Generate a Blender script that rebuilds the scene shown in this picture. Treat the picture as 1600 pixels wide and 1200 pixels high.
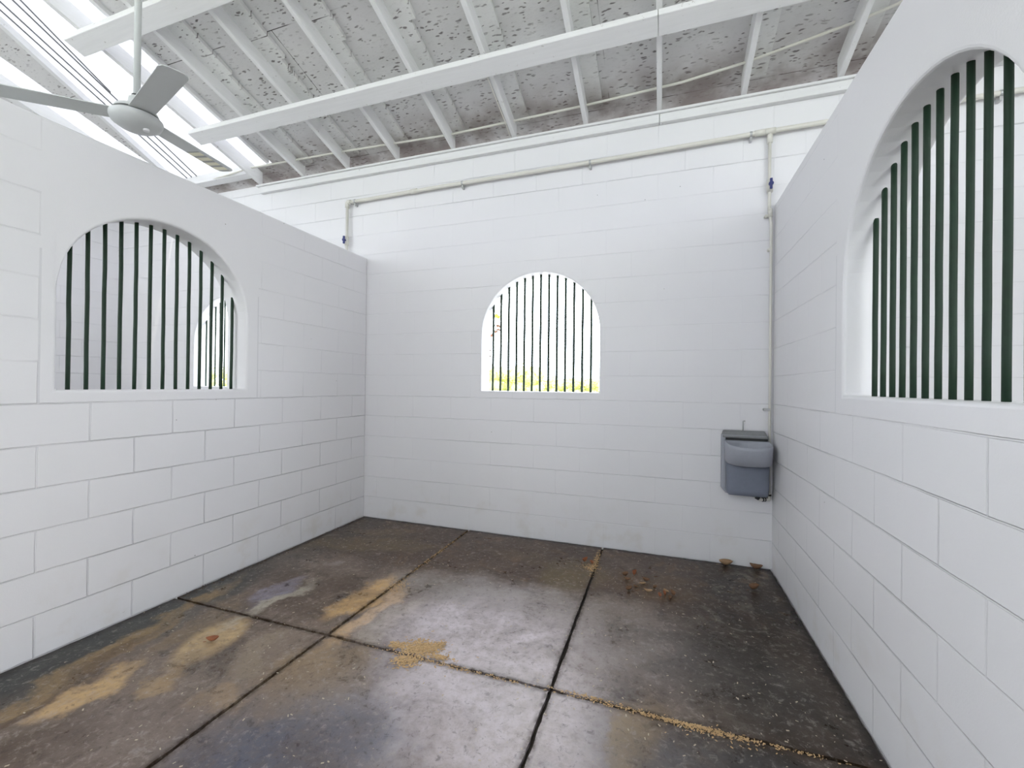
import bpy, bmesh, math, random
from mathutils import Vector, Matrix
random.seed(7)
S = bpy.context.scene
for o in list(bpy.data.objects): bpy.data.objects.remove(o)
COL = S.collection
PI = math.pi

# ------------------------------------------------------------------ camera
F, YAW, PITCH, ROLL = 677.523, -.331858, .00425558, .0118978
CAM = Vector((2.82716, -3.66421, 1.33228))
fwd = Vector((math.sin(YAW)*math.cos(PITCH), math.cos(YAW)*math.cos(PITCH), math.sin(PITCH)))
rgt = Vector((math.cos(YAW), -math.sin(YAW), 0)); up = rgt.cross(fwd)
r2 = rgt*math.cos(ROLL)+up*math.sin(ROLL); u2 = up*math.cos(ROLL)-rgt*math.sin(ROLL)
cd = bpy.data.cameras.new('camera'); cam = bpy.data.objects.new('camera', cd); COL.objects.link(cam)
cam.matrix_world = Matrix(((r2.x, u2.x, -fwd.x, CAM.x), (r2.y, u2.y, -fwd.y, CAM.y), (r2.z, u2.z, -fwd.z, CAM.z), (0, 0, 0, 1)))
cd.sensor_width = 36; cd.lens = 36*F/1600; cd.clip_start = .02; cd.clip_end = 500
S.camera = cam

# ------------------------------------------------------------------ sky and exposure
S.view_settings.view_transform = 'Standard'; S.view_settings.look = 'None'
S.view_settings.exposure = 0.26; S.view_settings.gamma = 1; S.view_settings.use_curve_mapping = False
w = bpy.data.worlds.new('sky'); S.world = w; w.use_nodes = True
nt = w.node_tree; nt.nodes.clear()
out = nt.nodes.new('ShaderNodeOutputWorld'); bg = nt.nodes.new('ShaderNodeBackground')
tc = nt.nodes.new('ShaderNodeTexCoord'); nz = nt.nodes.new('ShaderNodeTexNoise'); nz.inputs['Scale'].default_value = 2.2; nz.inputs['Detail'].default_value = 6
cr = nt.nodes.new('ShaderNodeValToRGB'); cr.color_ramp.elements[0].position = .42; cr.color_ramp.elements[1].position = .62
cr.color_ramp.elements[0].color = (.78, .87, 1, 1); cr.color_ramp.elements[1].color = (1, 1, 1, 1)
nt.links.new(tc.outputs['Generated'], nz.inputs['Vector']); nt.links.new(nz.outputs[0], cr.inputs[0])
nt.links.new(cr.outputs[0], bg.inputs[0]); 
# bright hazy sky low behind the barn
dt = nt.nodes.new('ShaderNodeVectorMath'); dt.operation = 'DOT_PRODUCT'; dt.inputs[1].default_value = (.10, .95, .30)
nt.links.new(tc.outputs['Generated'], dt.inputs[0])
mr = nt.nodes.new('ShaderNodeMapRange'); mr.interpolation_type = 'SMOOTHSTEP'
for i_, v_ in ((1, .35), (2, 1.0), (3, 3.8), (4, 9.0)): mr.inputs[i_].default_value = v_
nt.links.new(dt.outputs['Value'], mr.inputs[0]); nt.links.new(mr.outputs[0], bg.inputs[1])
nt.links.new(bg.outputs[0], out.inputs[0])
sd = bpy.data.lights.new('sun', 'SUN'); sun = bpy.data.objects.new('sun', sd); COL.objects.link(sun)
sd.energy = 4; sd.angle = .02; sd.color = (1, .93, .82)
sun.rotation_euler = (math.radians(40), 0, math.radians(14))

# ------------------------------------------------------------------ helpers
def tag(o, label=None, cat=None, group=None, kind=None):
    if label: o['label'] = label
    if cat: o['category'] = cat
    if group: o['group'] = group
    if kind: o['kind'] = kind
    return o
def empty(name, loc, label=None, cat=None, group=None, kind=None):
    o = bpy.data.objects.new(name, None); COL.objects.link(o); o.location = loc; o.empty_display_size = .1
    return tag(o, label, cat, group, kind)
def obj(name, bm, mats, parent=None, smooth=False, loc=None):
    me = bpy.data.meshes.new(name)
    bmesh.ops.recalc_face_normals(bm, faces=bm.faces)
    bm.to_mesh(me); bm.free()
    if not isinstance(mats, (list, tuple)): mats = [mats]
    for m in mats: me.materials.append(m)
    if smooth:
        for p in me.polygons: p.use_smooth = True
    o = bpy.data.objects.new(name, me); COL.objects.link(o)
    if parent: o.parent = parent
    if loc: o.location = loc
    return o
def bevel(o, w=.004, seg=2, ang=35):
    m = o.modifiers.new('bevel', 'BEVEL'); m.width = w; m.segments = seg; m.limit_method = 'ANGLE'; m.angle_limit = math.radians(ang); return o
def autosmooth(o, ang=40):
    for p in o.data.polygons: p.use_smooth = True
    m = o.modifiers.new('ws', 'WEIGHTED_NORMAL'); m.keep_sharp = True
    bm = bmesh.new(); bm.from_mesh(o.data)
    for e in bm.edges:
        if len(e.link_faces) == 2 and e.calc_face_angle(0) > math.radians(ang): e.smooth = False
    bm.to_mesh(o.data); bm.free(); return o
def box(bm, a, b):
    vs = [bm.verts.new((x, y, z)) for x in (a[0], b[0]) for y in (a[1], b[1]) for z in (a[2], b[2])]
    for f in ((0, 1, 3, 2), (4, 6, 7, 5), (0, 4, 5, 1), (2, 3, 7, 6), (0, 2, 6, 4), (1, 5, 7, 3)): bm.faces.new([vs[i] for i in f])
    return bm
def hexa(bm, p):      # 8 points: bottom 4 ring, top 4 ring
    vs = [bm.verts.new(q) for q in p]
    for f in ((3, 2, 1, 0), (4, 5, 6, 7), (0, 1, 5, 4), (1, 2, 6, 5), (2, 3, 7, 6), (3, 0, 4, 7)): bm.faces.new([vs[i] for i in f])
    return bm
def tube(bm, pts, r, n=12, cap=True):
    pts = [Vector(p) for p in pts]; rs = r if isinstance(r, (list, tuple)) else [r]*len(pts)
    rings = []; ref = None
    for i, p in enumerate(pts):
        d = (pts[min(i+1, len(pts)-1)]-pts[max(i-1, 0)]).normalized()
        if ref is None: ref = Vector((0, 0, 1)) if abs(d.z) < .9 else Vector((1, 0, 0))
        a = d.cross(ref).normalized(); b = a.cross(d).normalized(); ref = b
        rings.append([bm.verts.new(p+(a*math.cos(2*PI*k/n)+b*math.sin(2*PI*k/n))*rs[i]) for k in range(n)])
    for q, s in zip(rings, rings[1:]):
        for k in range(n): bm.faces.new((q[k], q[(k+1) % n], s[(k+1) % n], s[k]))
    if cap: bm.faces.new(rings[0][::-1]); bm.faces.new(rings[-1])
    return bm
def lathe(bm, prof, n=40, c=(0, 0, 0)):
    rings = []
    for r, z in prof:
        rings.append([bm.verts.new((c[0]+r*math.cos(2*PI*k/n), c[1]+r*math.sin(2*PI*k/n), c[2]+z)) for k in range(n)] if r > 1e-5 else [bm.verts.new((c[0], c[1], c[2]+z))])
    for q, s in zip(rings, rings[1:]):
        for k in range(n):
            j = (k+1) % n
            if len(q) == 1 and len(s) == 1: break
            if len(q) == 1: bm.faces.new((q[0], s[j], s[k]))
            elif len(s) == 1: bm.faces.new((q[k], q[j], s[0]))
            else: bm.faces.new((q[k], q[j], s[j], s[k]))
    return bm
def loft(bm, rings, close=True, caps=True):
    R = [[bm.verts.new(p) for p in r] for r in rings]; n = len(R[0])
    for q, s in zip(R, R[1:]):
        for k in range(n if close else n-1): bm.faces.new((q[k], q[(k+1) % n], s[(k+1) % n], s[k]))
    if caps: bm.faces.new(R[0][::-1]); bm.faces.new(R[-1])
    return bm

class NT:
    def __init__(s, name):
        s.m = bpy.data.materials.new(name); s.m.use_nodes = True; s.t = s.m.node_tree; s.t.nodes.clear()
        s.o = s.n('OutputMaterial'); s.b = s.n('BsdfPrincipled'); s.l(s.b.outputs[0], s.o.inputs[0])
    def n(s, k, **kw):
        q = s.t.nodes.new('ShaderNode'+k)
        for a, v in kw.items(): setattr(q, a, v)
        return q
    def l(s, a, b): s.t.links.new(a, b)
    def put(s, sock, v):
        if hasattr(v, 'links') or isinstance(v, bpy.types.NodeSocket): s.l(v, sock)
        else: sock.default_value = v
    def math(s, op, a, b=0., c=None, clamp=False):
        q = s.n('Math', operation=op, use_clamp=clamp); s.put(q.inputs[0], a); s.put(q.inputs[1], b)
        if c is not None: s.put(q.inputs[2], c)
        return q.outputs[0]
    def mix(s, f, a, b, mode='MIX'):
        q = s.n('Mix', data_type='RGBA', blend_type=mode); s.put(q.inputs[0], f)
        for i, v in ((6, a), (7, b)):
            if isinstance(v, tuple) and len(v) == 3: v = v+(1,)
            s.put(q.inputs[i], v)
        return q.outputs[2]
    def noise(s, vec, scale, detail=4, rough=.55, dist=0.):
        q = s.n('TexNoise'); s.l(vec, q.inputs['Vector']); q.inputs['Scale'].default_value = scale; q.inputs['Detail'].default_value = detail
        q.inputs['Roughness'].default_value = rough; q.inputs['Distortion'].default_value = dist; return q.outputs[0]
    def ramp(s, v, a, b, x=0., y=1.):
        q = s.n('MapRange', interpolation_type='SMOOTHSTEP'); s.put(q.inputs[0], v)
        q.inputs[1].default_value = a; q.inputs[2].default_value = b; q.inputs[3].default_value = x; q.inputs[4].default_value = y; return q.outputs[0]
    def coord(s):
        g = s.n('NewGeometry'); sp = s.n('SeparateXYZ'); s.l(g.outputs['Position'], sp.inputs[0]); return g.outputs['Position'], sp.outputs
    def comb(s, x, y, z=0.):
        q = s.n('CombineXYZ'); s.put(q.inputs[0], x); s.put(q.inputs[1], y); s.put(q.inputs[2], z); return q.outputs[0]
    def mapv(s, vec, rot=0., scale=(1, 1, 1), loc=(0, 0, 0)):
        q = s.n('Mapping'); s.l(vec, q.inputs[0]); q.inputs['Rotation'].default_value = (0, 0, rot); q.inputs['Scale'].default_value = scale; q.inputs['Location'].default_value = loc; return q.outputs[0]
    def bump(s, h, strength=.3, dist=.005, nrm=None):
        q = s.n('Bump'); q.inputs['Strength'].default_value = strength; q.inputs['Distance'].default_value = dist; s.l(h, q.inputs['Height'])
        if nrm: s.l(nrm, q.inputs['Normal'])
        return q.outputs[0]

def simple(name, col, rough=.5, metal=0., var=.08, nscale=30, bumpd=.0006):
    t = NT(name); P, _ = t.coord()
    n = t.noise(P, nscale)
    c = t.mix(t.math('MULTIPLY', n, 1.), tuple(v*(1-var) for v in col), tuple(min(1, v*(1+var)) for v in col))
    t.l(c, t.b.inputs['Base Color']); t.b.inputs['Roughness'].default_value = rough; t.b.inputs['Metallic'].default_value = metal
    t.l(t.bump(n, .4, bumpd), t.b.inputs['Normal'])
    return t.m

def block_wall(name, axis, surround=None, shift=.2032, high=.3, low=1., ztop_fade=1.25, vert=.65):
    """painted concrete block; axis: 0 runs along x, 1 along y. surround = smooth rectangle (u0,u1,z0,z1)"""
    t = NT(name)
    P, c = t.coord(); X, Y, Z = c[0], c[1], c[2]
    U = X if axis == 0 else Y
    wob = t.noise(P, 9, 3); wob2 = t.math('MULTIPLY', t.math('SUBTRACT', wob, .5), .006)
    vec = t.comb(t.math('ADD', t.math('ADD', U, shift), wob2), t.math('ADD', Z, wob2))
    br = t.n('TexBrick', offset=.5, offset_frequency=2, squash=1, squash_frequency=2); t.l(vec, br.inputs['Vector'])
    br.inputs['Scale'].default_value = 1; br.inputs['Mortar Size'].default_value = .0042; br.inputs['Mortar Smooth'].default_value = .5
    br.inputs['Brick Width'].default_value = .4064; br.inputs['Row Height'].default_value = .2032
    hz = t.math('LESS_THAN', t.math('ABSOLUTE', t.math('SUBTRACT', t.math('FRACT', t.math('ADD', t.math('DIVIDE', t.math('ADD', Z, wob2), .2032), .5)), .5)), .025)
    mort = t.math('MULTIPLY', br.outputs['Fac'], t.math('MULTIPLY_ADD', hz, 1-vert, vert))
    fade = t.ramp(Z, ztop_fade-.1, ztop_fade+.1, low, high)
    # patchy filling of the joints with paint
    if axis == 0: fade = t.math('ADD', fade, t.ramp(Z, 2.85, 3.1, 0, .45))
    pat = t.ramp(t.noise(P, 2.3, 2), .35, .6, .35, 1.)
    m = t.math('MULTIPLY', t.math('MULTIPLY', mort, fade), pat)
    edge = None
    if surround:
        u0, u1, z0, z1 = surround
        a = t.math('MULTIPLY', t.math('GREATER_THAN', U, u0), t.math('LESS_THAN', U, u1))
        b = t.math('MULTIPLY', t.math('GREATER_THAN', Z, z0+.004), t.math('LESS_THAN', Z, z1))
        ins = t.math('MULTIPLY', a, b)
        m = t.math('MULTIPLY', m, t.math('SUBTRACT', 1., ins))
        # outline joint of the surround
        du = t.math('MINIMUM', t.math('ABSOLUTE', t.math('SUBTRACT', U, u0)), t.math('ABSOLUTE', t.math('SUBTRACT', U, u1)))
        e = t.math('MULTIPLY', t.math('LESS_THAN', du, .004), t.math('MULTIPLY', t.math('GREATER_THAN', Z, z0), t.math('LESS_THAN', Z, z0+.75)))
        m = t.math('MAXIMUM', m, t.math('MULTIPLY', e, .8))
    peel = t.noise(P, 160, 3, .6); soft = t.noise(P, 14, 4)
    h = t.math('ADD', t.math('MULTIPLY', m, -1.), t.math('ADD', t.math('MULTIPLY', peel, .07), t.math('MULTIPLY', soft, .12)))
    t.l(t.bump(h, 1., .007), t.b.inputs['Normal'])
    base = t.mix(t.noise(P, 1.1, 5), (.80, .79, .815), (.85, .84, .86))
    base = t.mix(t.math('MULTIPLY', m, .42), base, (.50, .50, .53))
    # grime specks and splashes low on the wall, and fly specks everywhere
    sp = t.math('MULTIPLY', t.ramp(t.noise(P, 38, 5, .7), .66, .74), t.ramp(Z, .0, .13, .9, 0.))
    base = t.mix(sp, base, (.13, .09, .06))
    st = t.math('MULTIPLY', t.ramp(t.noise(P, 5, 4), .5, .72), t.ramp(Z, .05, .5, .28, 0.))
    base = t.mix(st, base, (.62, .56, .47))
    vo = t.n('TexVoronoi'); t.l(P, vo.inputs['Vector']); vo.inputs['Scale'].default_value = 5.
    base = t.mix(t.math('MULTIPLY', t.math('LESS_THAN', vo.outputs['Distance'], .018), .75), base, (.2, .18, .17))
    t.l(base, t.b.inputs['Base Color']); t.b.inputs['Roughness'].default_value = .42
    t.b.inputs['Specular IOR Level'].default_value = .35
    return t.m

def osb(name, base=(.56, .55, .55)):
    t = NT(name); P, c = t.coord()
    col = t.mix(t.noise(P, 2.5, 5), tuple(v*.86 for v in base), tuple(v*1.14 for v in base))
    fine = t.noise(t.mapv(P, .6, (22, 60, 1)), 1., 4, .7)
    col = t.mix(t.ramp(fine, .5, .8, 0, .35), col, (.40, .38, .37))
    tot = None
    for rot, sc, th in ((.5, (12, 40, 1), .22), (-.9, (11, 38, 1), .21), (1.7, (7, 28, 1), .17), (2.6, (20, 50, 1), .2), (.1, (9, 34, 1), .16)):
        d = t.n('TexNoise'); t.l(P, d.inputs['Vector']); d.inputs['Scale'].default_value = 18
        v = t.n('VectorMath', operation='ADD'); mv = t.n('VectorMath', operation='SCALE'); mv.inputs['Scale'].default_value = .03
        t.l(d.outputs['Color'], mv.inputs[0]); t.l(P, v.inputs[0]); t.l(mv.outputs[0], v.inputs[1])
        vo = t.n('TexVoronoi'); t.l(t.mapv(v.outputs[0], rot, sc, (rot*3, rot, 0)), vo.inputs['Vector']); vo.inputs['Scale'].default_value = .75
        s = t.ramp(vo.outputs['Distance'], th*.5, th, 1, 0)
        tot = s if tot is None else t.math('MAXIMUM', tot, s)
    tot = t.math('MULTIPLY', tot, t.ramp(t.noise(P, 4, 3), .38, .56, .25, .9))
    col = t.mix(tot, col, (.16, .14, .14))
    br = t.n('TexBrick', offset=.5, offset_frequency=2); t.l(t.comb(c[0], t.math('MULTIPLY', c[1], 1.045)), br.inputs['Vector'])
    br.inputs['Scale'].default_value = 1; br.inputs['Mortar Size'].default_value = .003; br.inputs['Brick Width'].default_value = 2.4; br.inputs['Row Height'].default_value = 1.22
    col = t.mix(t.math('MULTIPLY', br.outputs['Fac'], t.ramp(t.noise(P, 3, 2), .4, .6)), col, (.06, .05, .05))
    # brown damp staining near the eaves
    g = t.math('MULTIPLY', t.ramp(c[1], -.42, -.02, 0, .75), t.ramp(t.noise(P, 3.5, 4), .3, .65))
    col = t.mix(g, col, (.22, .165, .15))
    t.l(col, t.b.inputs['Base Color']); t.b.inputs['Roughness'].default_value = .6
    t.l(t.bump(t.math('ADD', fine, t.math('MULTIPLY', tot, -1)), .5, .003), t.b.inputs['Normal'])
    return t.m

def lumber(name, col=(.82, .815, .825), axis=1):
    t = NT(name); P, c = t.coord()
    g = t.noise(t.mapv(P, 0, (50, 3, 50) if axis == 1 else (3, 50, 50)), 1, 4)
    k = t.mix(g, tuple(v*.93 for v in col), tuple(v*1.06 for v in col))
    k = t.mix(t.math('MULTIPLY', t.ramp(t.noise(P, 23, 5, .7), .64, .72), .6), k, (.3, .26, .24))
    t.l(k, t.b.inputs['Base Color']); t.b.inputs['Roughness'].default_value = .5
    t.l(t.bump(g, .3, .0015), t.b.inputs['Normal']); return t.m

def floor_mat():
    t = NT('stained_concrete'); P, c = t.coord(); X, Y = c[0], c[1]
    n1 = t.noise(P, 1.1, 6, .6, .3); n2 = t.noise(P, 3.4, 8, .65, .6); n3 = t.noise(P, 22, 6, .7)
    wv = t.n('VectorMath', operation='ADD'); sc = t.n('VectorMath', operation='SCALE'); sc.inputs['Scale'].default_value = .42
    nn = t.n('TexNoise'); t.l(P, nn.inputs['Vector']); nn.inputs['Scale'].default_value = 3.2; nn.inputs['Detail'].default_value = 9; nn.inputs['Roughness'].default_value = .62
    su = t.n('VectorMath', operation='SUBTRACT'); t.l(nn.outputs['Color'], su.inputs[0]); su.inputs[1].default_value = (.5, .5, .5)
    t.l(su.outputs[0], sc.inputs[0]); t.l(P, wv.inputs[0]); t.l(sc.outputs[0], wv.inputs[1]); Q = wv.outputs[0]
    qs = t.n('SeparateXYZ'); t.l(Q, qs.inputs[0]); QX, QY = qs.outputs[0], qs.outputs[1]
    col = t.mix(t.ramp(n1, .35, .65), (.088, .056, .036), (.205, .155, .125))
    col = t.mix(t.ramp(n2, .45, .7, 0, .6), col, (.26, .205, .17))
    col = t.mix(t.ramp(n2, .48, .28, 0, .7), col, (.070, .058, .050))
    n4 = t.noise(Q, 8, 9, .68, .8); n5 = t.noise(P, 30, 6, .75, .5)
    col = t.mix(t.ramp(n4, .52, .68, 0, .6), col, (.31, .25, .205))
    col = t.mix(t.ramp(n4, .46, .32, 0, .7), col, (.042, .028, .020))
    def blob(cx, cy, rx, ry, rot, colr, amt, soft=.5, vec=None):
        nonlocal col
        m = t.n('Mapping'); m.vector_type = 'TEXTURE'; t.l(vec or Q, m.inputs[0])
        m.inputs['Location'].default_value = (cx, cy, 0); m.inputs['Rotation'].default_value = (0, 0, rot); m.inputs['Scale'].default_value = (rx, ry, 1e3)
        ln = t.n('VectorMath', operation='LENGTH'); t.l(m.outputs[0], ln.inputs[0])
        f = t.ramp(ln.outputs['Value'], 1-soft*.5, 1+soft*.8, amt, 0)
        f = t.math('MULTIPLY', f, t.math('MULTIPLY', t.ramp(n3, .25, .6, .55, 1.), t.ramp(n2, .3, .62, .45, 1.)))
        col = t.mix(f, col, colr)
    # dirt-dark band along the back wall, right wall and left wall
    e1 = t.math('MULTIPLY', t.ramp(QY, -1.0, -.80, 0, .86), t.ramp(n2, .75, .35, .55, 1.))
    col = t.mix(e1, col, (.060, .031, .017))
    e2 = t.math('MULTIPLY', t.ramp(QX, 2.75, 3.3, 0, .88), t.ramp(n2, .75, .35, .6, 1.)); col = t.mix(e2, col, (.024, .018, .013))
    pm = t.ramp(t.noise(P, 3.1, 9, .72, 1.2), .53, .64, 0, 1.)
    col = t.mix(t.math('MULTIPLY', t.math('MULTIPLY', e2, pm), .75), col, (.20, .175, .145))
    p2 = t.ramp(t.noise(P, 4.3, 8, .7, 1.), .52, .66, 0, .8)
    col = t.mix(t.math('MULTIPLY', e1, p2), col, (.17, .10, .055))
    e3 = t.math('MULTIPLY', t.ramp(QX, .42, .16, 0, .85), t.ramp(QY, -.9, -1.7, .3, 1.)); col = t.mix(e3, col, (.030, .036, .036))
    blob(.50, -.62, .55, .14, .3, (.17, .125, .06), .6)
    blob(.45, -.35, .3, .08, .3, (.20, .15, .08), .5)
    blob(2.25, -.66, .22, .25, 0, (.17, .125, .05), .6)
    blob(2.72, -.62, .3, .2, 0, (.15, .09, .045), .6)
    blob(2.0, -.45, .5, .08, 0, (.15, .105, .06), .45)
    blob(.28, -2.30, .75, .07, -1.35, (.33, .22, .10), .8)
    blob(.42, -1.95, .3, .08, -1.4, (.24, .17, .09), .6)
    blob(.42, -2.6, .5, .035, -1.25, (.11, .065, .035), .8)
    blob(.64, -2.03, .11, .20, .25, (.58, .41, .22), 1, .45, P)
    blob(.52, -2.50, .09, .17, .1, (.60, .40, .20), .95, .4)
    blob(1.07, -1.36, .10, .27, -.15, (.60, .38, .17), 1, .5)
    blob(1.24, -1.50, .05, .36, .0, (.60, .40, .22), .95, .6)
    blob(1.38, -1.6, .07, .25, 0, (.40, .34, .25), .6, .8)
    blob(.71, -2.33, .07, .08, 0, (.50, .33, .16), .8, .6)
    blob(1.06, -2.33, .10, .07, 0, (.46, .31, .17), .8, .6)
    blob(1.35, -2.1, .2, .22, 0, (.40, .28, .16), .6)
    blob(.95, -2.6, .25, .3, 0, (.24, .19, .17), .6, 1.)
    blob(1.0, -1.95, .12, .2, 0, (.30, .23, .18), .5, 1.)
    blob(.60, -1.62, .045, .26, -.1, (.50, .45, .37), .85, .7)
    blob(.50, -1.50, .05, .16, .1, (.30, .28, .36), .8, .8)
    blob(.98, -2.05, .06, .2, .5, (.33, .26, .19), .6, .8)
    blob(1.95, -1.5, .5, .36, 0, (.78, .71, .76), .85, 1.)  # window sheen on the mid floor, painted pale into the colour
    blob(2.15, -2.05, .5, .3, 0, (.72, .66, .71), .8, 1.)  # nearer part of the same painted window sheen
    blob(2.72, -1.35, .3, .3, 0, (.32, .285, .28), .5, 1.)
    blob(1.55, -1.05, .35, .16, .1, (.34, .31, .30), .6, 1.)
    blob(2.1, -1.08, .35, .16, 0, (.40, .36, .35), .6, 1.)
    blob(1.6, -2.45, .35, .3, 0, (.10, .115, .165), .75, .8)
    blob(3.0, -2.05, .35, .2, 0, (.085, .095, .11), .6, .8)
    blob(2.75, -1.95, .08, .2, 0, (.36, .25, .12), .6, .7)
    blob(3.15, -1.4, .3, .25, 0, (.05, .05, .048), .6, .8)
    # scuffs and worn mottling over everything
    col = t.mix(t.ramp(n5, .53, .66, 0, .35), col, (.46, .41, .38))
    col = t.mix(t.ramp(n5, .45, .33, 0, .45), col, (.035, .026, .02))
    col = t.mix(t.math('MULTIPLY', t.ramp(n4, .57, .72, 0, .6), t.ramp(n2, .45, .6)), col, (.40, .36, .35))
    # black dirt packed along the foot of the walls
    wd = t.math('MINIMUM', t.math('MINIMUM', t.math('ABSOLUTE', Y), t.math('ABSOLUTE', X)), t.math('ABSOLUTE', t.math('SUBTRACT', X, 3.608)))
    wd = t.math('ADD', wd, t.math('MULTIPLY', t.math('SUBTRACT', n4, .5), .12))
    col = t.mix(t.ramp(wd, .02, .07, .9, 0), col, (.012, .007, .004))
    # grime beside the joints
    for axis, v in ((X, 1.165), (X, 2.38), (Y, -1.8)):
        d = t.math('ABSOLUTE', t.math('SUBTRACT', axis, v))
        col = t.mix(t.math('MULTIPLY', t.ramp(d, .008, .035, .85, 0), t.ramp(n3, .35, .6)), col, (.05, .03, .018))
    # pale flecks of spilt litter and paint
    vo = t.n('TexVoronoi'); t.l(t.mapv(Q, .7, (1, 2.2, 1)), vo.inputs['Vector']); vo.inputs['Scale'].default_value = 14
    fl = t.math('MULTIPLY', t.ramp(vo.outputs['Distance'], .05, .11, 1, 0), t.ramp(t.noise(P, 3, 3), .48, .62))
    col = t.mix(t.math('MULTIPLY', fl, .6), col, (.52, .46, .38))
    col = t.mix(t.ramp(t.noise(P, 70, 4, .75), .62, .75, 0, .35), col, (.38, .34, .31))
    col = t.mix(t.ramp(t.noise(P, 48, 4, .75), .40, .28, 0, .5), col, (.03, .025, .02))
    t.l(col, t.b.inputs['Base Color'])
    ro = t.math('ADD', t.ramp(n2, .3, .7, .27, .43), t.math('MULTIPLY', t.math('SUBTRACT', n3, .5), .25))
    t.l(ro, t.b.inputs['Roughness']); t.b.inputs['Specular IOR Level'].default_value = .26
    t.l(t.bump(t.math('ADD', n3, t.math('MULTIPLY', n2, 2.)), .35, .004), t.b.inputs['Normal'])
    return t.m

def skylight_mat():
    t = NT('translucent_panel'); P, c = t.coord()
    t.t.nodes.remove(t.b)
    tr = t.n('BsdfTranslucent'); df = t.n('BsdfDiffuse'); mx = t.n('MixShader'); mx.inputs[0].default_value = .25
    col = t.mix(t.ramp(t.noise(P, 26, 5, .7), .66, .76, 0, .5), (.58, .58, .59), (.28, .26, .25))
    t.l(col, tr.inputs[0]); t.l(col, df.inputs[0]); t.l(tr.outputs[0], mx.inputs[1]); t.l(df.outputs[0], mx.inputs[2]); t.l(mx.outputs[0], t.o.inputs[0])
    return t.m

M = {}
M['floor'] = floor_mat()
M['soil'] = simple('joint_dirt', (.022, .015, .011), .9)
M['white'] = lumber('painted_timber')
M['whitex'] = lumber('painted_timber_across', axis=0)
M['osb'] = osb('painted_strand_board', (.70, .69, .69)); M['osb2'] = osb('painted_strand_strip', (.80, .80, .79))
M['sky'] = skylight_mat()
M['green'] = simple('green_bar_paint', (.004, .025, .010), .6, 0, .35, 25)
M['pvc'] = simple('cream_pvc', (.74, .72, .66), .35, 0, .04)
M['blue'] = simple('blue_valve_handle', (.02, .03, .16), .4)
M['steel'] = simple('zinc_clip', (.5, .5, .5), .4, .7)
M['joint'] = simple('grey_sealant', (.16, .16, .17), .7)
M['black'] = simple('black_rubber', (.02, .02, .02), .5)
M['fan'] = simple('fan_enamel', (.56, .575, .57), .4, 0, .03)
M['plastic'] = simple('grey_plastic', (.38, .395, .45), .5, 0, .06, 60)
M['plastic_shaded'] = simple('shaded_grey_plastic', (.20, .22, .28), .5, 0, .08, 40)  # the bowl's plastic, darkened to put the lower body's shade into the colour
M['lid'] = simple('weathered_grey_lid', (.24, .245, .25), .5, .1, .15, 40)
M['pale_bounce'] = simple('pale_bounce_concrete', (.62, .61, .59), .8, 0, .1, 3)  # kept pale so unseen ground bounces daylight
M['grass'] = simple('lawn', (.16, .24, .06), .9, 0, .4, 2)
M['litter'] = simple('wood_shavings', (.62, .42, .22), .8, 0, .3, 60)
M['wleft'] = block_wall('block_wall_left', 1, (-2.436, -1.245, 1.2192, 2.7))
M['wright'] = block_wall('block_wall_right', 1, (-2.438, -1.2192, 1.2192, 2.8), low=.7)
M['wback'] = block_wall('block_wall_back', 0, None, low=.42, high=.24, vert=.3, shift=-3.395 % .4064)
M['wother'] = block_wall('block_wall_plain', 1, None, high=.5)

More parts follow.
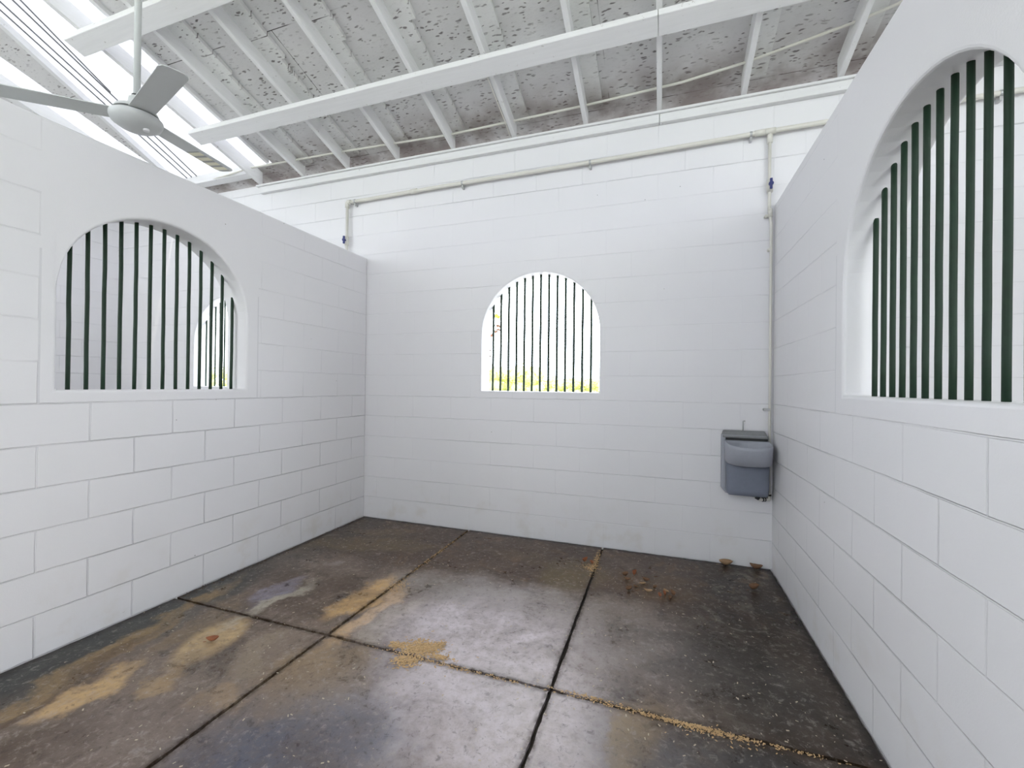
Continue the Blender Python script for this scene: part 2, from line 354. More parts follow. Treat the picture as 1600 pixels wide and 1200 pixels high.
# ------------------------------------------------------------------ building shell
W = 3.608; T = .2
SL = .3; ZR = 3.52; RD = .14                 # roof slope, underside of rafters at the back wall, rafter depth
def zr(y): return ZR-SL*y
def arch_outline(u0, u1, sill, spring, top, n=28):
    pts = []
    cu = (u0+u1)/2; a = (u1-u0)/2; b = top-spring
    for k in range(n+1):
        th = PI-PI*k/n; pts.append((cu+a*math.cos(th), spring+b*math.sin(th)))
    return pts
def wall_sheet(L0, L1, zb, H, holes, mapf, t0, t1, H1=None):
    """wall between thickness t0 and t1 running L0..L1; mapf(u,t,z)->point; H at L0 and H1 at L1"""
    bm = bmesh.new(); H1 = H1 or H
    top = lambda u: H+(H1-H)*(u-L0)/(L1-L0)
    polys = []; reveals = []
    cur = L0
    for (u0, u1, sill, spring, tp) in holes:
        ar = arch_outline(u0, u1, sill, spring, tp)
        polys.append([(cur, zb), (u0, zb), (u0, sill), (u0, spring), (u0, top(u0)), (cur, top(cur))])
        if cur > L0: polys[-1] = polys[-1][:5]+[(cur, top(cur)), (cur, prev[1]), (cur, prev[0])]
        polys.append([(u0, zb), (u1, zb), (u1, sill), (u0, sill)])
        for p, q in zip(ar, ar[1:]): polys.append([p, q, (q[0], top(q[0])), (p[0], top(p[0]))])
        reveals.append([(u0, sill)]+ar+[(u1, sill)])
        cur = u1; prev = (sill, spring)
    if holes: polys.append([(cur, zb), (L1, zb), (L1, top(L1)), (cur, top(cur)), (cur, prev[1]), (cur, prev[0])])
    else: polys.append([(L0, zb), (L1, zb), (L1, top(L1)), (L0, top(L0))])
    for t in (t0, t1):
        for p in polys: bm.faces.new([bm.verts.new(mapf(u, t, z)) for u, z in p])
    for r in reveals:
        for p, q in zip(r, r[1:]+r[:1]):
            bm.faces.new([bm.verts.new(mapf(p[0], t0, p[1])), bm.verts.new(mapf(q[0], t0, q[1])), bm.verts.new(mapf(q[0], t1, q[1])), bm.verts.new(mapf(p[0], t1, p[1]))])
    # outer rim
    us = sorted({L0, L1} | {u for p in polys for u, z in p if abs(z-top(u)) < 1e-6})
    for a, b in zip(us, us[1:]):
        bm.faces.new([bm.verts.new(mapf(u, t, top(u))) for u, t in ((a, t0), (b, t0), (b, t1), (a, t1))])
    for u in (L0, L1):
        bm.faces.new([bm.verts.new(mapf(u, t, z)) for t, z in ((t0, zb), (t1, zb), (t1, top(u)), (t0, top(u)))])
    bmesh.ops.remove_doubles(bm, verts=bm.verts, dist=1e-4)
    return bm
alongx = lambda u, t, z: (u, t, z)
alongy = lambda u, t, z: (t, u, z)
HB = 3.55
XL, XR = -3.80, 7.40
BW = (1.265, 2.335, 1.285, 1.80, 2.335)      # window in the back wall of this stall
LW = (-2.372, -1.335, 1.285, 1.79, 2.285)    # opening in the left dividing wall
RW = (-2.405, -1.300, 1.305, 1.80, 2.345)    # opening in the right dividing wall
NW = (-2.475, -1.405, 1.285, 1.80, 2.335)    # window of the left neighbouring stall
def struct(name, bm, m, **k):
    o = obj(name, bm, m, **k); o['kind'] = 'structure'; return o
wb = struct('wall_back', wall_sheet(XL-.2, XR+.2, -.02, HB, [NW, BW, (5.07, 6.14, 1.285, 1.80, 2.335)], alongx, 0, T), M['wback'])
bevel(wb, .010, 3)
wl = struct('wall_left', wall_sheet(-3.70, 0, -.02, 2.605, [LW], alongy, -T, 0), M['wleft']); bevel(wl, .014, 3)
wr = struct('wall_right', wall_sheet(-3.70, 0, -.02, 2.700, [RW], alongy, W, W+T), M['wright']); bevel(wr, .014, 3)
struct('wall_far_left', wall_sheet(-4.4, 0, -.02, zr(-4.4)+.1, [], alongy, XL-T, XL, H1=zr(0)+.1), M['wother'])
struct('wall_far_right', wall_sheet(-4.4, 0, -.02, zr(-4.4)+.1, [], alongy, XR, XR+T, H1=zr(0)+.1), M['wother'])

struct('wall_light_blocker', wall_sheet(-3.0, 6.6, -.02, 2.7, [], alongx, -8.0, -7.8), M['wother'])  # unseen wall, added to block sky light from the front
# floor: slabs cast with open joints over dark soil
bm = bmesh.new()
def jag(a, b, n, amp, axis):
    r = []
    for k in range(n):
        f = k/n; p = [a[0]+(b[0]-a[0])*f, a[1]+(b[1]-a[1])*f]
        if k: p[axis] += random.uniform(-amp, amp)
        r.append(tuple(p))
    return r
def slab(x0, x1, y0, y1, amp=.0028, g=.0085):
    x0 += g; x1 -= g; y0 += g; y1 -= g
    nx = max(2, int((x1-x0)/.035)); ny = max(2, int((y1-y0)/.035))
    pts = jag((x0, y0), (x1, y0), nx, amp, 1)+jag((x1, y0), (x1, y1), ny, amp, 0)+jag((x1, y1), (x0, y1), nx, amp, 1)+jag((x0, y1), (x0, y0), ny, amp, 0)
    tp = [bm.verts.new((x, y, 0)) for x, y in pts]; bt = [bm.verts.new((x, y, -.018)) for x, y in pts]
    bm.faces.new(tp)
    for k in range(len(pts)):
        j = (k+1) % len(pts); bm.faces.new((tp[k], bt[k], bt[j], tp[j]))
for xa, xb in ((0, 1.165), (1.165, 2.38), (2.38, W)):
    for ya, yb in ((-1.8, 0), (-3.7, -1.8)): slab(xa, xb, ya, yb)
for xa, xb in ((XL, -2.0), (-2.0, -.2), (W+.2, 5.6), (5.6, XR)):
    for ya, yb in ((-3.7, 0),): slab(xa, xb, ya, yb, .002)
nf = len(bm.faces)
for xa, xb in ((XL, -1.0), (-1.0, 1.8), (1.8, 4.6), (4.6, XR)):
    for ya, yb in ((-6.2, -3.7), (-9, -6.2)): slab(xa, xb, ya, yb, .002)
for f in list(bm.faces)[nf:]: f.material_index = 2  # unseen aisle slabs, made pale to bounce light up
nf = len(bm.faces)
bm.faces.new([bm.verts.new(p) for p in ((XL-.2, .02, -.018), (XR+.2, .02, -.018), (XR+.2, -9, -.018), (XL-.2, -9, -.018))])
bm.faces.ensure_lookup_table(); bm.faces[nf].material_index = 1
struct('floor', bm, [M['floor'], M['soil'], M['pale_bounce']])
bm = bmesh.new()
bm.faces.new([bm.verts.new(p) for p in ((-160, -90, -.06), (160, -90, -.06), (160, 160, -.06), (-160, 160, -.06))])
struct('ground', bm, M['grass'])
bm = bmesh.new(); box(bm, (-30, -40, -.2), (34, -9.01, -.02)); struct('ground_bounce_apron', bm, M['pale_bounce'])  # unseen pale ground, added to bounce daylight onto the ceiling
bm = bmesh.new(); box(bm, (-30, .21, -.2), (34, 12, -.04)); struct('ground_bounce_strip', bm, M['pale_bounce'])  # unseen pale strip, added so light bounced from the lawn is less green

# ceiling: painted strand board over the rafters, open where the translucent roof lights lie
def roof_poly(bm, pts, z0, th):
    lo = [bm.verts.new((x, y, z0-SL*y)) for x, y in pts]; hi = [bm.verts.new((x, y, z0-SL*y+th)) for x, y in pts]
    bm.faces.new(lo); bm.faces.new(hi[::-1]); n = len(pts)
    for k in range(n): bm.faces.new((lo[k], lo[(k+1) % n], hi[(k+1) % n], hi[k]))
ZS = ZR+RD; YT = -5.4; YE = .55
bm = bmesh.new()
roof_poly(bm, [(-1.15, YE), (XR+.5, YE), (XR+.5, YT), (-1.15, YT)], ZS, .02)
roof_poly(bm, [(XL-.5, YE), (-1.15, YE), (-1.15, -.10), (XL-.5, -.10)], ZS, .02)
roof_poly(bm, [(-2.64, -.10), (-2.60, -.10), (-2.25, -1.55), (-1.75, -3.2), (-1.75, YT), (-2.75, YT), (-2.62, -1.5)], ZS, .02)
roof_poly(bm, [(XL-.5, -.10), (-3.05, -.10), (-3.05, YT), (XL-.5, YT)], ZS, .02)
SL_ = SL
lo = [bm.verts.new(p) for p in ((XL-.5, YT, ZS-SL*YT), (XR+.5, YT, ZS-SL*YT), (XR+.5, -9, ZS-SL*YT-.3*3.6), (XL-.5, -9, ZS-SL*YT-.3*3.6))]  # unseen far slope, added to cut high sky light from the front
hi = [bm.verts.new(v.co+Vector((0, 0, .02))) for v in lo]
bm.faces.new(lo); bm.faces.new(hi[::-1])
for k in range(4): bm.faces.new((lo[k], lo[(k+1) % 4], hi[(k+1) % 4], hi[k]))
struct('ceiling', bm, M['osb'])
def skylight(name, pts, label):
    bm = bmesh.new(); roof_poly(bm, pts, ZS+.022, .006)
    o = struct(name, bm, M['sky']); return o
sk1 = skylight('window_1', [(-2.70, -.05), (-1.12, -.05), (-1.12, YT), (-2.70, YT)], '')
sk2 = skylight('window_2', [(-3.10, -.05), (-2.71, -.05), (-2.71, YT), (-3.10, YT)], '')
# battens and lap lines across the roof light
for k, (x0, y0, x1, y1) in enumerate([(-1.846, -1.871, -2.28, -.12), (-1.983, -1.827, -2.36, -.12), (-1.778, -1.854, -2.02, -1.10), (-2.07, -1.8, -2.44, -.12)]):
    dx = (x1-x0)/(y1-y0); ya = -3.2; xa = x0+dx*(ya-y0)
    b = bmesh.new()
    roof_poly(b, [(x1-.002, y1), (x1+.002, y1), (xa+.002, ya), (xa-.002, ya)], ZS+.008, .014)
    obj('lap_joint', b, M['joint'], sk1)
b = bmesh.new(); roof_poly(b, [(-2.70, -.13), (-1.425, -.13), (-1.425, -.06), (-2.70, -.06)], ZS-.07, .09); obj('sill_board', b, M['whitex'], sk1)
b = bmesh.new(); roof_poly(b, [(-1.185, -.16), (-1.15, -.16), (-1.15, YT), (-1.185, YT)], ZS-.035, .055); obj('edge_board', b, M['white'], sk1)
b = bmesh.new(); roof_poly(b, [(-2.63, -.16), (-2.585, -.16), (-2.20, -1.55), (-1.70, -3.2), (-1.745, -3.2), (-2.245, -1.55)], ZS-.045, .06); obj('edge_board', b, M['white'], sk1)

# rafters, each with the strand board strip nailed beside it
ords = ['nearest the right wall', 'second from the right wall', 'third from the right wall', 'fourth from the right wall', 'fifth from the right wall',
        'sixth from the right wall', 'seventh from the right wall', 'eighth from the right wall', 'ninth from the right wall', 'that runs along the bright roof light, at the left end of the fascia']
xs = [4.0, 3.39, 2.79, 2.205, 1.572, .97, .368, -.225, -.80, -1.40]
for i, x in enumerate(xs):
    e = bmesh.new()
    y0, y1 = -.03, YT
    hexa(e, [(x-.019, y0, zr(y0)), (x+.019, y0, zr(y0)), (x+.019, y1, zr(y1)), (x-.019, y1, zr(y1)),
             (x-.019, y0, zr(y0)+RD), (x+.019, y0, zr(y0)+RD), (x+.019, y1, zr(y1)+RD), (x-.019, y1, zr(y1)+RD)])
    rt = empty('rafter', (x, y0, zr(y0)), 'white painted sloping roof rafter, the one '+ords[i]+' along the fascia' if i < 9 else 'white rafter '+ords[i], 'rafter', 'roof rafters')
    o = obj('beam', e, M['white'], rt); o.matrix_parent_inverse = Matrix.Translation(-Vector(rt.location)); bevel(o, .003, 1)
    if i in (2, 9): continue
    s = bmesh.new(); x0 = x+.019; wn, ww = .125, .165
    roof_poly(s, [(x0, -.05), (x0+wn, -.05), (x0+wn, -1.0), (x0+ww, -1.0), (x0+ww, YT), (x0, YT)], ZS-.032, .030)
    o = obj('board_strip', s, M['osb2'], rt); o['label'] = 'speckled strand board strip'; o.matrix_parent_inverse = Matrix.Translation(-Vector(rt.location))
for k, (pts) in enumerate([[(-2.90, -.3), (-2.99, -.3), (-2.78, YT), (-2.69, YT)]]):
    e = bmesh.new(); roof_poly(e, pts, ZR, RD-.002)
    o = obj('rafter', e, M['white']); tag(o, 'white painted rafter above the far end of the left dividing wall, left of the fan', 'rafter', 'roof rafters')
# cross beams under the rafters
def purlin(y, x0, x1, label, joint=None):
    rt = empty('cross_beam', (x0, y, zr(y)), label, 'beam', 'cross beams under the rafters')
    segs = [(x0, joint-.0015), (joint+.0015, x1)] if joint else [(x0, x1)]
    for a, b in segs:
        e = bmesh.new(); roof_poly(e, [(a, y-.066), (b, y-.066), (b, y+.066), (a, y+.066)], ZR-.042, .040)
        o = obj('board', e, M['whitex'], rt); o.matrix_parent_inverse = Matrix.Translation(-Vector(rt.location)); bevel(o, .003, 1)
purlin(-.70, -1.49, 6.5, 'long white flat beam crossing under the rafters above the back wall', 2.785)
purlin(-1.575, -1.58, 6.5, 'white flat beam crossing behind the fan rod at top left')
# fascia board along the top of the back wall
rt = empty('fascia_board', (-1.41, 0, 3.44), 'long white board capping the block wall under the rafter feet', 'fascia board')
for a, b in ((-1.41, 2.79), (2.793, XR)):
    e = bmesh.new(); box(e, (a, -.045, 3.437), (b, -.001, 3.505)); o = obj('board', e, M['whitex'], rt); o.matrix_parent_inverse = Matrix.Translation(-Vector(rt.location)); bevel(o, .003, 1)
e = bmesh.new(); box(e, (-1.45, -.062, 3.506), (XR, -.001, 3.526)); o = obj('top_plate', e, M['whitex'], rt); o.matrix_parent_inverse = Matrix.Translation(-Vector(rt.location)); bevel(o, .004, 1)

# ------------------------------------------------------------------ barred grilles
def grille(name, axis, t, hole, us, r, label):
    u0, u1, sill, spring, top = hole; cu = (u0+u1)/2; a = (u1-u0)/2; b = top-spring
    rt = empty(name, (cu, t, sill) if axis == 0 else (t, cu, sill), label, 'window bars', 'barred arches')
    for u in us:
        q = max(0, 1-((u-cu)/a)**2); z1 = spring+b*math.sqrt(q)+.012
        p = lambda z, du=0: ((u+du, t, z) if axis == 0 else (t, u+du, z))
        n = 7; pts = [p(sill-.012+(z1-sill+.012)*k/n, random.uniform(-.0012, .0012)) for k in range(n+1)]
        e = bmesh.new(); tube(e, pts, r, 10)
        o = obj('bar', e, M['green'], rt, smooth=True); o.matrix_parent_inverse = Matrix.Translation(-Vector(rt.location))
    return rt
grille('barred_grille', 1, -.12, LW, [-1.358-.0762*k for k in range(13)], .0098, 'dark green vertical bars filling the arched opening of the left wall beside the fan')
grille('barred_grille', 1, W+.095, RW, [-1.370-.0762*k for k in range(13)], .0100, 'dark green vertical bars filling the big arched opening of the right wall')
grille('barred_grille', 0, .10, BW, [1.341+.0757*k for k in range(13)], .0105, 'thin dark vertical bars in the bright arched window of the back wall')
grille('barred_grille', 0, .10, NW, [-2.40+.0757*k for k in range(13)], .009, 'dark bars of the next stall window glimpsed through the left arched opening')

# ------------------------------------------------------------------ ceiling fan
FX, FY, FZ = .185, -2.152, 2.717
fan = empty('ceiling_fan', (FX, FY, FZ), 'pale grey three-bladed ceiling fan on a long rod above the left wall', 'ceiling fan')
b = bmesh.new(); tube(b, [(0, 0, .10), (0, 0, zr(FY)+RD-FZ-.03)], .0155, 16); obj('down_rod', b, M['fan'], fan, True)
b = bmesh.new(); lathe(b, [(0, -.052), (.03, -.052), (.075, -.044), (.105, -.024), (.113, -.004), (.113, .008), (.104, .014), (.0, .014)]); autosmooth(obj('motor_housing', b, M['fan'], fan))
b = bmesh.new(); lathe(b, [(0, .016), (.078, .016), (.078, .026), (.0, .026)]); obj('shadow_ring', b, M['black'], fan)
b = bmesh.new(); lathe(b, [(0, .027), (.098, .027), (.09, .045), (.05, .06), (.037, .085), (.034, .11), (.026, .118), (0, .118)]); autosmooth(obj('hub', b, M['fan'], fan))
b = bmesh.new(); lathe(b, [(0, .118), (.022, .118), (.022, .128), (0, .128)], 20); obj('rod_collar', b, M['black'], fan)
b = bmesh.new(); lathe(b, [(0, -.058), (.014, -.058), (.014, -.04), (0, -.04)], 16, (.045, .02, 0)); o = obj('pull_switch', b, M['white'], fan)
tM = NT('fan_blade_light_stripes'); P_, c_ = tM.coord()
tcn = tM.n('TexCoord'); sp = tM.n('SeparateXYZ'); tM.l(tcn.outputs['Object'], sp.inputs[0])
stripe = tM.math('GREATER_THAN', tM.math('FRACT', tM.math('MULTIPLY', sp.outputs[0], 17)), .62)  # striped light and shade on the blade tip, put into its colour
zone = tM.math('MULTIPLY', tM.math('GREATER_THAN', sp.outputs[0], .34), tM.math('GREATER_THAN', sp.outputs[1], -.03))
colr = tM.mix(stripe, (.80, .77, .58), (.34, .34, .30)); tM.l(tM.mix(zone, (.56, .575, .57), colr), tM.b.inputs['Base Color']); tM.b.inputs['Roughness'].default_value = .4
for k, ang in enumerate((99.5, -17, 221)):
    b = bmesh.new(); R0, R1, w0, w1 = .095, .59, .054, .058
    out_ = [(R0, -w0), (R1-.03, -w1), (R1-.008, -w1+.01), (R1, -w1+.03), (R1, w1-.03), (R1-.008, w1-.01), (R1-.03, w1), (R0, w0)]
    lo = [b.verts.new((x, y, -.0022-.10*y*y*4)) for x, y in out_]; hi = [b.verts.new((x, y, .0022-.10*y*y*4)) for x, y in out_]
    b.faces.new(lo); b.faces.new(hi[::-1])
    for q in range(8): b.faces.new((lo[q], lo[(q+1) % 8], hi[(q+1) % 8], hi[q]))
    o = obj('blade', b, tM.m if k == 0 else M['fan'], fan)
    if k == 0: o['label'] = 'blade with yellow and grey light stripes painted on its tip'
    o.rotation_euler = (math.radians(2), 0, math.radians(ang)); o.rotation_mode = 'XYZ'; o.location = (0, 0, .018)

# ------------------------------------------------------------------ water pipes
def piece(name, bm, mat, rt, smooth=True, label=None):
    o = obj(name, bm, mat, rt, smooth); o.matrix_parent_inverse = Matrix.Translation(-Vector(rt.location))
    if label: o['label'] = label
    return o
pz = lambda x: 3.197+.012*(x-1.1)+.004*math.sin(x*2.1) if x > 0 else 3.197-.013
ppx = [-.215, 0, .5, 1.07, 1.6, 2.245, 2.9, 3.468, 3.565, 4.2, 5.0, 6.0, XR-.01]
rt = empty('water_pipe', (-.215, -.04, 3.19), 'long cream plastic pipe running level along the top of the back wall', 'pipe')
piece('pipe_run', tube(bmesh.new(), [(x, -.040, pz(x)) for x in ppx], .0175, 14), M['pvc'], rt)
piece('drop_pipe', tube(bmesh.new(), [(-.222, -.040, 3.17), (-.226, -.040, 2.4), (-.226, -.04, .6)], .0145, 14), M['pvc'], rt)
piece('elbow', tube(bmesh.new(), [(-.18, -.04, 3.184), (-.215, -.04, 3.184), (-.222, -.04, 3.176), (-.222, -.04, 3.13)], .022, 14), M['pvc'], rt)
for x in (.56, 3.565, 3.50): piece('coupling', tube(bmesh.new(), [(x-.035, -.04, pz(x)-.0004), (x+.035, -.04, pz(x)+.0004)], .0225, 14), M['pvc'], rt)
for x in (-.13, 1.07, 2.245, 3.44, 4.86):
    e = bmesh.new(); tube(e, [(x-.008, -.04, pz(x)), (x+.008, -.04, pz(x))], .0205, 14); box(e, (x-.008, -.045, pz(x)-.045), (x+.008, -.001, pz(x)-.018)); piece('pipe_clip', e, M['steel'], rt, False)
def valve(x, y, z, rt):
    piece('valve_body', tube(bmesh.new(), [(x, y, z-.045), (x, y, z+.045)], .021, 14), M['pvc'], rt)
    e = bmesh.new(); tube(e, [(x, y-.018, z), (x, y-.04, z)], .008, 10); box(e, (x-.008, y-.05, z-.038), (x+.008, y-.036, z+.038)); tube(e, [(x, y-.036, z), (x, y-.052, z)], .016, 12); piece('valve_handle', e, M['blue'], rt, False, 'blue lever handle')
valve(-.224, -.040, 2.79, rt)
rt = empty('drop_water_pipe', (3.580, -.022, .56), 'thin white vertical pipe down the right corner to the grey waterer', 'pipe')
piece('pipe_run', tube(bmesh.new(), [(3.566, -.03, 3.20), (3.568, -.03, 2.66), (3.572, -.03, 2.62), (3.582, -.022, 2.55), (3.584, -.022, 1.5), (3.584, -.022, .56)], [.011, .011, .011, .010, .009, .009], 12), M['pvc'], rt)
piece('tee', tube(bmesh.new(), [(3.566, -.032, 3.215), (3.566, -.032, 3.15)], .019, 14), M['pvc'], rt)
valve(3.569, -.03, 2.83, rt)
piece('coupling', tube(bmesh.new(), [(3.571, -.03, 2.66), (3.575, -.028, 2.60)], .0155, 12), M['pvc'], rt)
for x, z in ((3.55, 2.61), (3.573, 2.36), (3.555, 1.18)):
    e = bmesh.new(); box(e, (x-.006, -.034, z-.008), (3.586, -.002, z+.008)); tube(e, [(x-.004, -.0, z), (x-.004, -.038, z)], .010, 10); piece('pipe_clip', e, M['pvc'] if z > 2 else M['steel'], rt, False)
# thin conduit threaded through the rafters near the eaves
rt = tag(obj('conduit', tube(bmesh.new(), [(-2.9, -.05, 3.63), (-1.4, -.17, 3.655), (-.2, -.15, 3.645), (.97, -.11, 3.628), (2.2, -.13, 3.635), (2.95, -.16, 3.645), (3.39, -.21, 3.665), (4.0, -.33, 3.70), (4.6, -.5, 3.75)], .0095, 10), M['pvc'], None, True),
     'thin white conduit threaded through the rafters just above the fascia', 'conduit')
tag(obj('cable', tube(bmesh.new(), [(1.545, -.77, 3.735), (1.545, -.5, 3.66), (1.548, -.25, 3.585), (1.545, -.055, 3.53)], .004, 8), M['pvc'], None, True), 'thin white cable running down beside a rafter to the fascia', 'cable')

# ------------------------------------------------------------------ automatic waterer
wt = empty('automatic_waterer', (3.415, 0, .78), 'grey plastic livestock waterer fixed to the back wall in the right corner', 'livestock waterer')
def D(x0, x1, yb, ys, yf, z, n=16, rr=.018):
    """D-shaped ring: flat back at yb, straight sides to ys, curved front reaching yf"""
    cx = (x0+x1)/2; a = (x1-x0)/2; pts = [(x0, yb, z), (x0, ys, z)]
    for k in range(1, n):
        th = PI-PI*k/n; s = math.sin(th); pts.append((cx+a*math.copysign(abs(math.cos(th))**.75, math.cos(th)), ys+(yf-ys)*s**.9, z))
    return pts+[(x1, ys, z), (x1, yb, z)]
e = bmesh.new()
loft(e, [[(x, y, z) for x, y in ((3.262, -.002), (3.262, -.055), (3.275, -.07), (3.555, -.07), (3.568, -.055), (3.568, -.002))] for z in (.585, .985)])
loft(e, [[(x, y, z) for x, y in ((3.262+i, -.002), (3.262+i, -.055), (3.275+i, -.07), (3.555-i, -.07), (3.568-i, -.055), (3.568-i, -.002))] for i, z in ((.028, .550), (0, .5849))])
piece('back_housing', e, M['plastic'], wt, False)
e = bmesh.new()
loft(e, [D(3.288+i, 3.566-i, -.071, -.115, -.150+j, z) for z, i, j in ((.552, .016, .02), (.566, .004, .004), (.60, 0, 0), (.72, -.001, -.008), (.80, -.002, -.015))])
piece('lower_body', e, M['plastic_shaded'], wt, True, 'grey lower body with shade painted into its colour')
e = bmesh.new()
def tilt(r, k): return [(x, y, z+k*(y+.08)) for x, y, z in r]
rings = [tilt(r, k) for r, k in ((D(3.286, 3.570, -.072, -.130, -.235, .797), .10), (D(3.278, 3.576, -.072, -.135, -.262, .806), .10), (D(3.274, 3.580, -.072, -.138, -.292, .925), .13), (D(3.276, 3.578, -.072, -.138, -.294, .940), .14), (D(3.282, 3.572, -.073, -.135, -.286, .948), .14),
         (D(3.290, 3.564, -.076, -.13, -.272, .944), .14), (D(3.298, 3.556, -.082, -.128, -.258, .925), .1), (D(3.306, 3.550, -.085, -.125, -.235, .86), .05), (D(3.33, 3.53, -.09, -.12, -.20, .845), 0))]
loft(e, rings); piece('bowl', e, M['plastic'], wt, True)
e = bmesh.new()
hexa(e, [(3.262, -.004, .970), (3.262, -.080, .966), (3.572, -.080, .966), (3.572, -.004, .970), (3.272, -.004, 1.018), (3.285, -.050, 1.013), (3.545, -.050, 1.013), (3.560, -.004, 1.018)])
o = piece('lid', e, M['lid'], wt, False, 'weathered darker lid'); bevel(o, .008, 3)
e = bmesh.new(); box(e, (3.285, -.0765, .950), (3.560, -.0705, .966)); piece('lid_gap', e, M['black'], wt, False)
piece('hanger_rod', tube(bmesh.new(), [(3.408, -.03, 1.01), (3.408, -.03, 1.085), (3.411, -.03, 1.090), (3.422, -.03, 1.090)], .0038, 8), M['steel'], wt)
e = bmesh.new(); tube(e, [(3.503, -.05, .552), (3.503, -.05, .530), (3.52, -.05, .518), (3.584, -.022, .518), (3.584, -.022, .566)], .0125, 12); piece('inlet_fitting', e, M['pvc'], wt)
for p, q in (((3.494, -.05, .537), (3.515, -.05, .525)), ((3.584, -.022, .545), (3.584, -.022, .556)), ((3.535, -.045, .518), (3.541, -.042, .518)), ((3.551, -.037, .518), (3.557, -.034, .518))):
    piece('band', tube(bmesh.new(), [p, q], .0155, 12), M['black'], wt)

# ------------------------------------------------------------------ leaves and litter on the floor
def leaf_mesh(L, Wd, curl):
    e = bmesh.new(); n = 7; rows = []
    for k in range(n+1):
        f = k/n; wv = Wd*math.sin(PI*min(1, f*.93+.035))**.8*(.6 if k == n else 1)
        row = []
        for s in (-1, -.5, 0, .5, 1):
            row.append(e.verts.new((L*(f-.5), wv*s, .004+curl*(abs(s)**1.5)*wv*2.2+curl*.8*L*(f-.5)**2*2+random.uniform(-.0008, .0008))))
        rows.append(row)
    for a, b in zip(rows, rows[1:]):
        for q in range(4): e.faces.new((a[q], a[q+1], b[q+1], b[q]))
    return e
leafm = [simple('dry_leaf_rust', (.33, .12, .055), .6, 0, .3, 60), simple('dry_leaf_brown', (.20, .105, .055), .6, 0, .3, 60), simple('dry_leaf_tan', (.42, .27, .15), .6, 0, .3, 60)]
def leaf(x, y, L, a, m, label, group):
    L *= 1.05; e = leaf_mesh(L, L*random.uniform(.16, .26), random.uniform(.5, 1.1))
    tube(e, [(-L*.5, 0, .006), (-L*.72, .004, .003)], .0009, 5)
    o = obj('dry_leaf', e, leafm[m], None, True); o.location = (x, y, 0); o.rotation_euler = (0, 0, a)
    s = o.modifiers.new('thick', 'SOLIDIFY'); s.thickness = .0008; s.offset = 1
    return tag(o, label, 'leaf', group)
leaf(2.292, -.36, .060, 1.1, 0, 'reddish brown curled leaf by the joint near the back wall', None)
leaf(2.345, -.375, .052, 2.1, 0, 'small rusty leaf lying right on the floor joint near the back wall', None)
LP = ['farthest left', 'at its back edge', 'second from its left end', 'tan one at its centre', 'near its front left', 'tan one before the dark bits', 'behind the two rust ones',
      'left rust one near the camera', 'right rust one near the camera', 'front edge, second from the right', 'pale one at the back right', 'alone behind the centre', 'alone at the front left', 'farthest right']
for k, (x, y, m) in enumerate([(2.60, -.50, 1), (2.66, -.47, 0), (2.62, -.57, 1), (2.72, -.60, 2), (2.68, -.66, 1), (2.76, -.70, 2), (2.80, -.63, 1), (2.83, -.74, 0), (2.86, -.71, 0), (2.89, -.76, 1), (2.87, -.66, 2), (2.74, -.54, 1), (2.64, -.72, 1), (2.91, -.69, 1)]):
    leaf(x, y, random.uniform(.04, .062), random.uniform(0, 6.28), m, 'dry leaf in the cluster on the rear right slab, '+LP[k], 'dry leaves on the rear right slab')
leaf(3.30, -.045, .09, .15, 2, 'tan leaf lying along the foot of the back wall near the corner', None)
leaf(3.50, -.05, .08, -.1, 1, 'brown leaf in the right back corner of the floor', None)
leaf(3.42, -.42, .07, .5, 1, 'brown leaf below the waterer away from the wall', None)
leaf(.66, -2.05, .055, .6, 0, 'rust brown leaf on the pale patch near the left wall', None)
def flakes(spots, seed, m=M['litter'], size=.006):
    rnd = random.Random(seed); e = bmesh.new()
    for (cx, cy, sx, sy, rot, n) in spots:
        for k in range(n):
            u, v = rnd.gauss(0, 1), rnd.gauss(0, 1)
            x = cx+(u*sx*math.cos(rot)-v*sy*math.sin(rot)); y = cy+(u*sx*math.sin(rot)+v*sy*math.cos(rot))
            if not (.012 < x < W-.012 and -3.6 < y < -.012): continue
            s = size*rnd.uniform(.4, 1.3); a = rnd.uniform(0, 6.28); ti = rnd.uniform(-.5, .5)
            h = rnd.uniform(.001, .006)*math.exp(-(u*u+v*v)/2)+.0012
            dx, dy = math.cos(a)*s, math.sin(a)*s; px, py = -dy*.4, dx*.4
            q = [(x-dx-px, y-dy-py, h), (x+dx-px, y+dy-py, h+ti*.004+.001), (x+dx+px, y+dy+py, h+ti*.004+.0015), (x-dx+px, y-dy+py, h+.0007)]
            lo = [e.verts.new(p) for p in q]; hi = [e.verts.new((p[0], p[1], p[2]+.0006)) for p in q]
            e.faces.new(lo); e.faces.new(hi[::-1])
            for z in range(4): e.faces.new((lo[z], lo[(z+1) % 4], hi[(z+1) % 4], hi[z]))
    return e
tag(obj('sawdust_heap', flakes([(1.70, -1.725, .042, .028, 0, 650), (1.665, -1.77, .03, .02, 0, 160), (1.765, -1.69, .02, .025, 0, 140), (1.565, -1.755, .022, .014, 0, 170), (1.68, -1.85, .03, .022, .3, 330), (1.83, -1.765, .025, .012, 0, 110), (1.70, -1.77, .09, .06, 0, 130)], 1), M['litter']),
    'orange sawdust spilt over the cross joint of the floor', 'sawdust', kind='stuff')
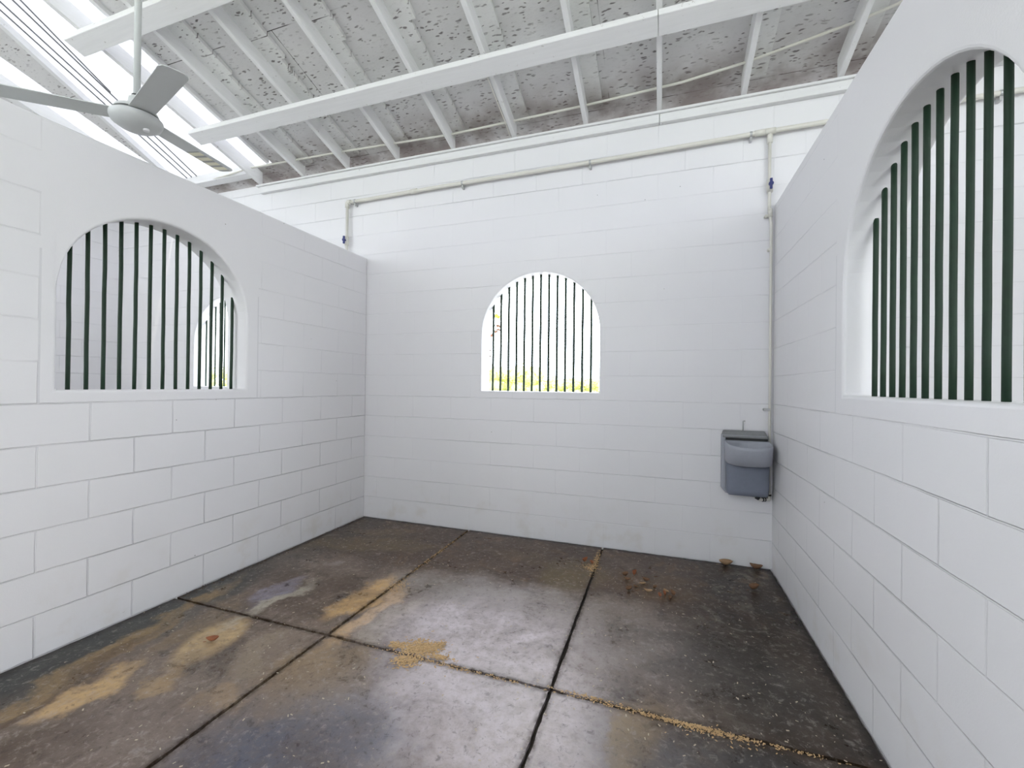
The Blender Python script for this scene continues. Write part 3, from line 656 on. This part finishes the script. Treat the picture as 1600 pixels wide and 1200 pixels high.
tag(obj('joint_litter', flakes([(2.80, -1.808, .14, .005, 0, 230), (3.0, -1.812, .09, .008, 0, 380), (3.25, -1.81, .1, .005, 0, 90), (3.02, -1.83, .1, .02, 0, 60), (2.55, -1.79, .1, .006, 0, 120), (2.37, -.33, .012, .12, 0, 350), (2.345, -.45, .03, .03, 0, 150), (1.17, -.6, .008, .3, 0, 300), (1.2, -1.2, .03, .05, 0, 200), (1.9, -1.81, .2, .006, 0, 220)], 2, size=.0042), M['litter']),
    'pale wood shavings caught along the floor joints', 'wood shavings', kind='stuff')
tag(obj('floor_litter', flakes([(1.8, -1.6, 1.1, .9, 0, 380), (3.0, -1.4, .4, .7, 0, 160), (.8, -2.1, .5, .4, 0, 120), (.6, -.5, .4, .25, 0, 100), (3.35, -2.0, .12, .4, 0, 60)], 3, size=.0048), simple('pale_litter', (.55, .47, .36), .8)),
    'pale flecks of bedding litter scattered over the floor slabs', 'bedding litter', kind='stuff')
rnd = random.Random(4); sp_ = [(.02+abs(rnd.gauss(0, .02)), -y, .012, .02, 0, 9) for y in [k*.045 for k in range(1, 40)]]
tag(obj('wall_foot_debris', flakes(sp_, 5, size=.005), simple('dark_debris', (.10, .065, .04), .9)), 'dark dirt crumbs along the foot of the left wall', 'dirt', kind='stuff')

# ------------------------------------------------------------------ outside: trees beyond the window and a twig near it
folm = simple('sunlit_foliage', (.66, .66, .30), .7, 0, .5, 3); barkm = simple('bark', (.12, .09, .07), .9)
def tree(x, y, h, wd, label, seed):
    rnd = random.Random(seed)
    rt = empty('tree', (x, y, -.06), label, 'tree', 'trees beyond the pasture')
    b = bmesh.new()
    for k in range(14):
        cx, cy, cz = wd*(-.36+.72*k/13), rnd.uniform(-.15, .15)*wd, h*(.35, .68)[k % 2]*rnd.uniform(.9, 1.1); r = h*rnd.uniform(.24, .32)
        for q in range(110):
            v = Vector((rnd.gauss(0, 1), rnd.gauss(0, 1), rnd.gauss(0, .8))).normalized()*r*rnd.uniform(.7, 1.15)
            p = Vector((cx, cy, max(.15, cz)))+v; s = .13*rnd.uniform(.6, 1.4)
            t1 = Vector((rnd.uniform(-1, 1), rnd.uniform(-1, 1), rnd.uniform(-1, 1))).normalized()*s; t2 = t1.cross(Vector((rnd.uniform(-1, 1), rnd.uniform(-1, 1), rnd.uniform(-1, 1)))).normalized()*s*.6
            b.faces.new([b.verts.new(p-t1), b.verts.new(p+t2), b.verts.new(p+t1), b.verts.new(p-t2)])
        bmesh.ops.create_icosphere(b, subdivisions=2, radius=r*.85, matrix=Matrix.Translation((cx, cy, max(r*.6, cz))))
    obj('crown', b, folm, rt)
    b = bmesh.new(); tube(b, [(0, 0, 0), (.05, 0, h*.3), (0, .04, h*.6)], [.12, .09, .05], 8); obj('trunk', b, barkm, rt)
rnd = random.Random(11)
from math import atan2
def at_px(px, depth):     # where a line of sight through column px reaches a given distance beyond the wall
    d = fwd+r2*((px-800)/F); t = (depth-CAM.y)/d.y; return CAM.x+d.x*t
words = ['leftmost of the taller trees', 'second from the left', 'third from the left', 'fourth from the left', 'fifth from the left', 'sixth from the left', 'rightmost low one']
for k, px in enumerate((774, 800, 828, 870, 918)):
    hh = 2.75 if k < 3 else 1.9
    tree(at_px(px, 36), (34.5, 37.5)[k % 2], hh*1.2, 2.5 if k < 3 else 3.4, 'hazy yellow green tree seen through the back window, '+words[k], 20+k)
for k, px in enumerate((318, 366)):
    tree(at_px(px, 34), 34, 3.6, 2.2, 'green tree glimpsed through the left arch and the next stall window, '+('left', 'right')[k]+' one', 40+k)
# shrub twig hanging beside the window
tw = empty('hanging_twig', (1.33, 1.0, 1.0), 'twig with a lime leaf and brown leaves outside the left edge of back window', 'twig')
tx = at_px(770, 1.0)
def wz(py, px, depth): d = fwd+r2*((px-800)/F)-u2*((py-600)/F); t = (depth-CAM.y)/d.y; return CAM+d*t
pts = [wz(y, x, 1.0) for x, y in ((755, 640), (760, 560), (768, 525), (776, 500), (778, 480))]
pts[0].z = -.06; pts[0].x -= .3
tw.location = pts[0]
piece('stem', tube(bmesh.new(), pts, [.008, .005, .004, .003, .002], 8), barkm, tw)
lime = simple('lime_leaf', (.42, .55, .05), .5, 0, .2)
for (px, py, L, m) in ((777, 495, .085, lime), (779, 510, .06, leafm[1]), (775, 519, .06, leafm[1]), (770, 525, .06, leafm[0]), (779, 516, .05, leafm[1]), (766, 548, .03, barkm), (766, 557, .03, barkm)):
    p = wz(py, px, 1.0); e = leaf_mesh(L, L*.33, .3)
    for v in e.verts: v.co = Matrix.Rotation(random.uniform(-.5, .9), 3, 'Y') @ (Matrix.Rotation(1.3, 3, 'X') @ v.co) + p
    piece('leaf', e, m, tw, True)
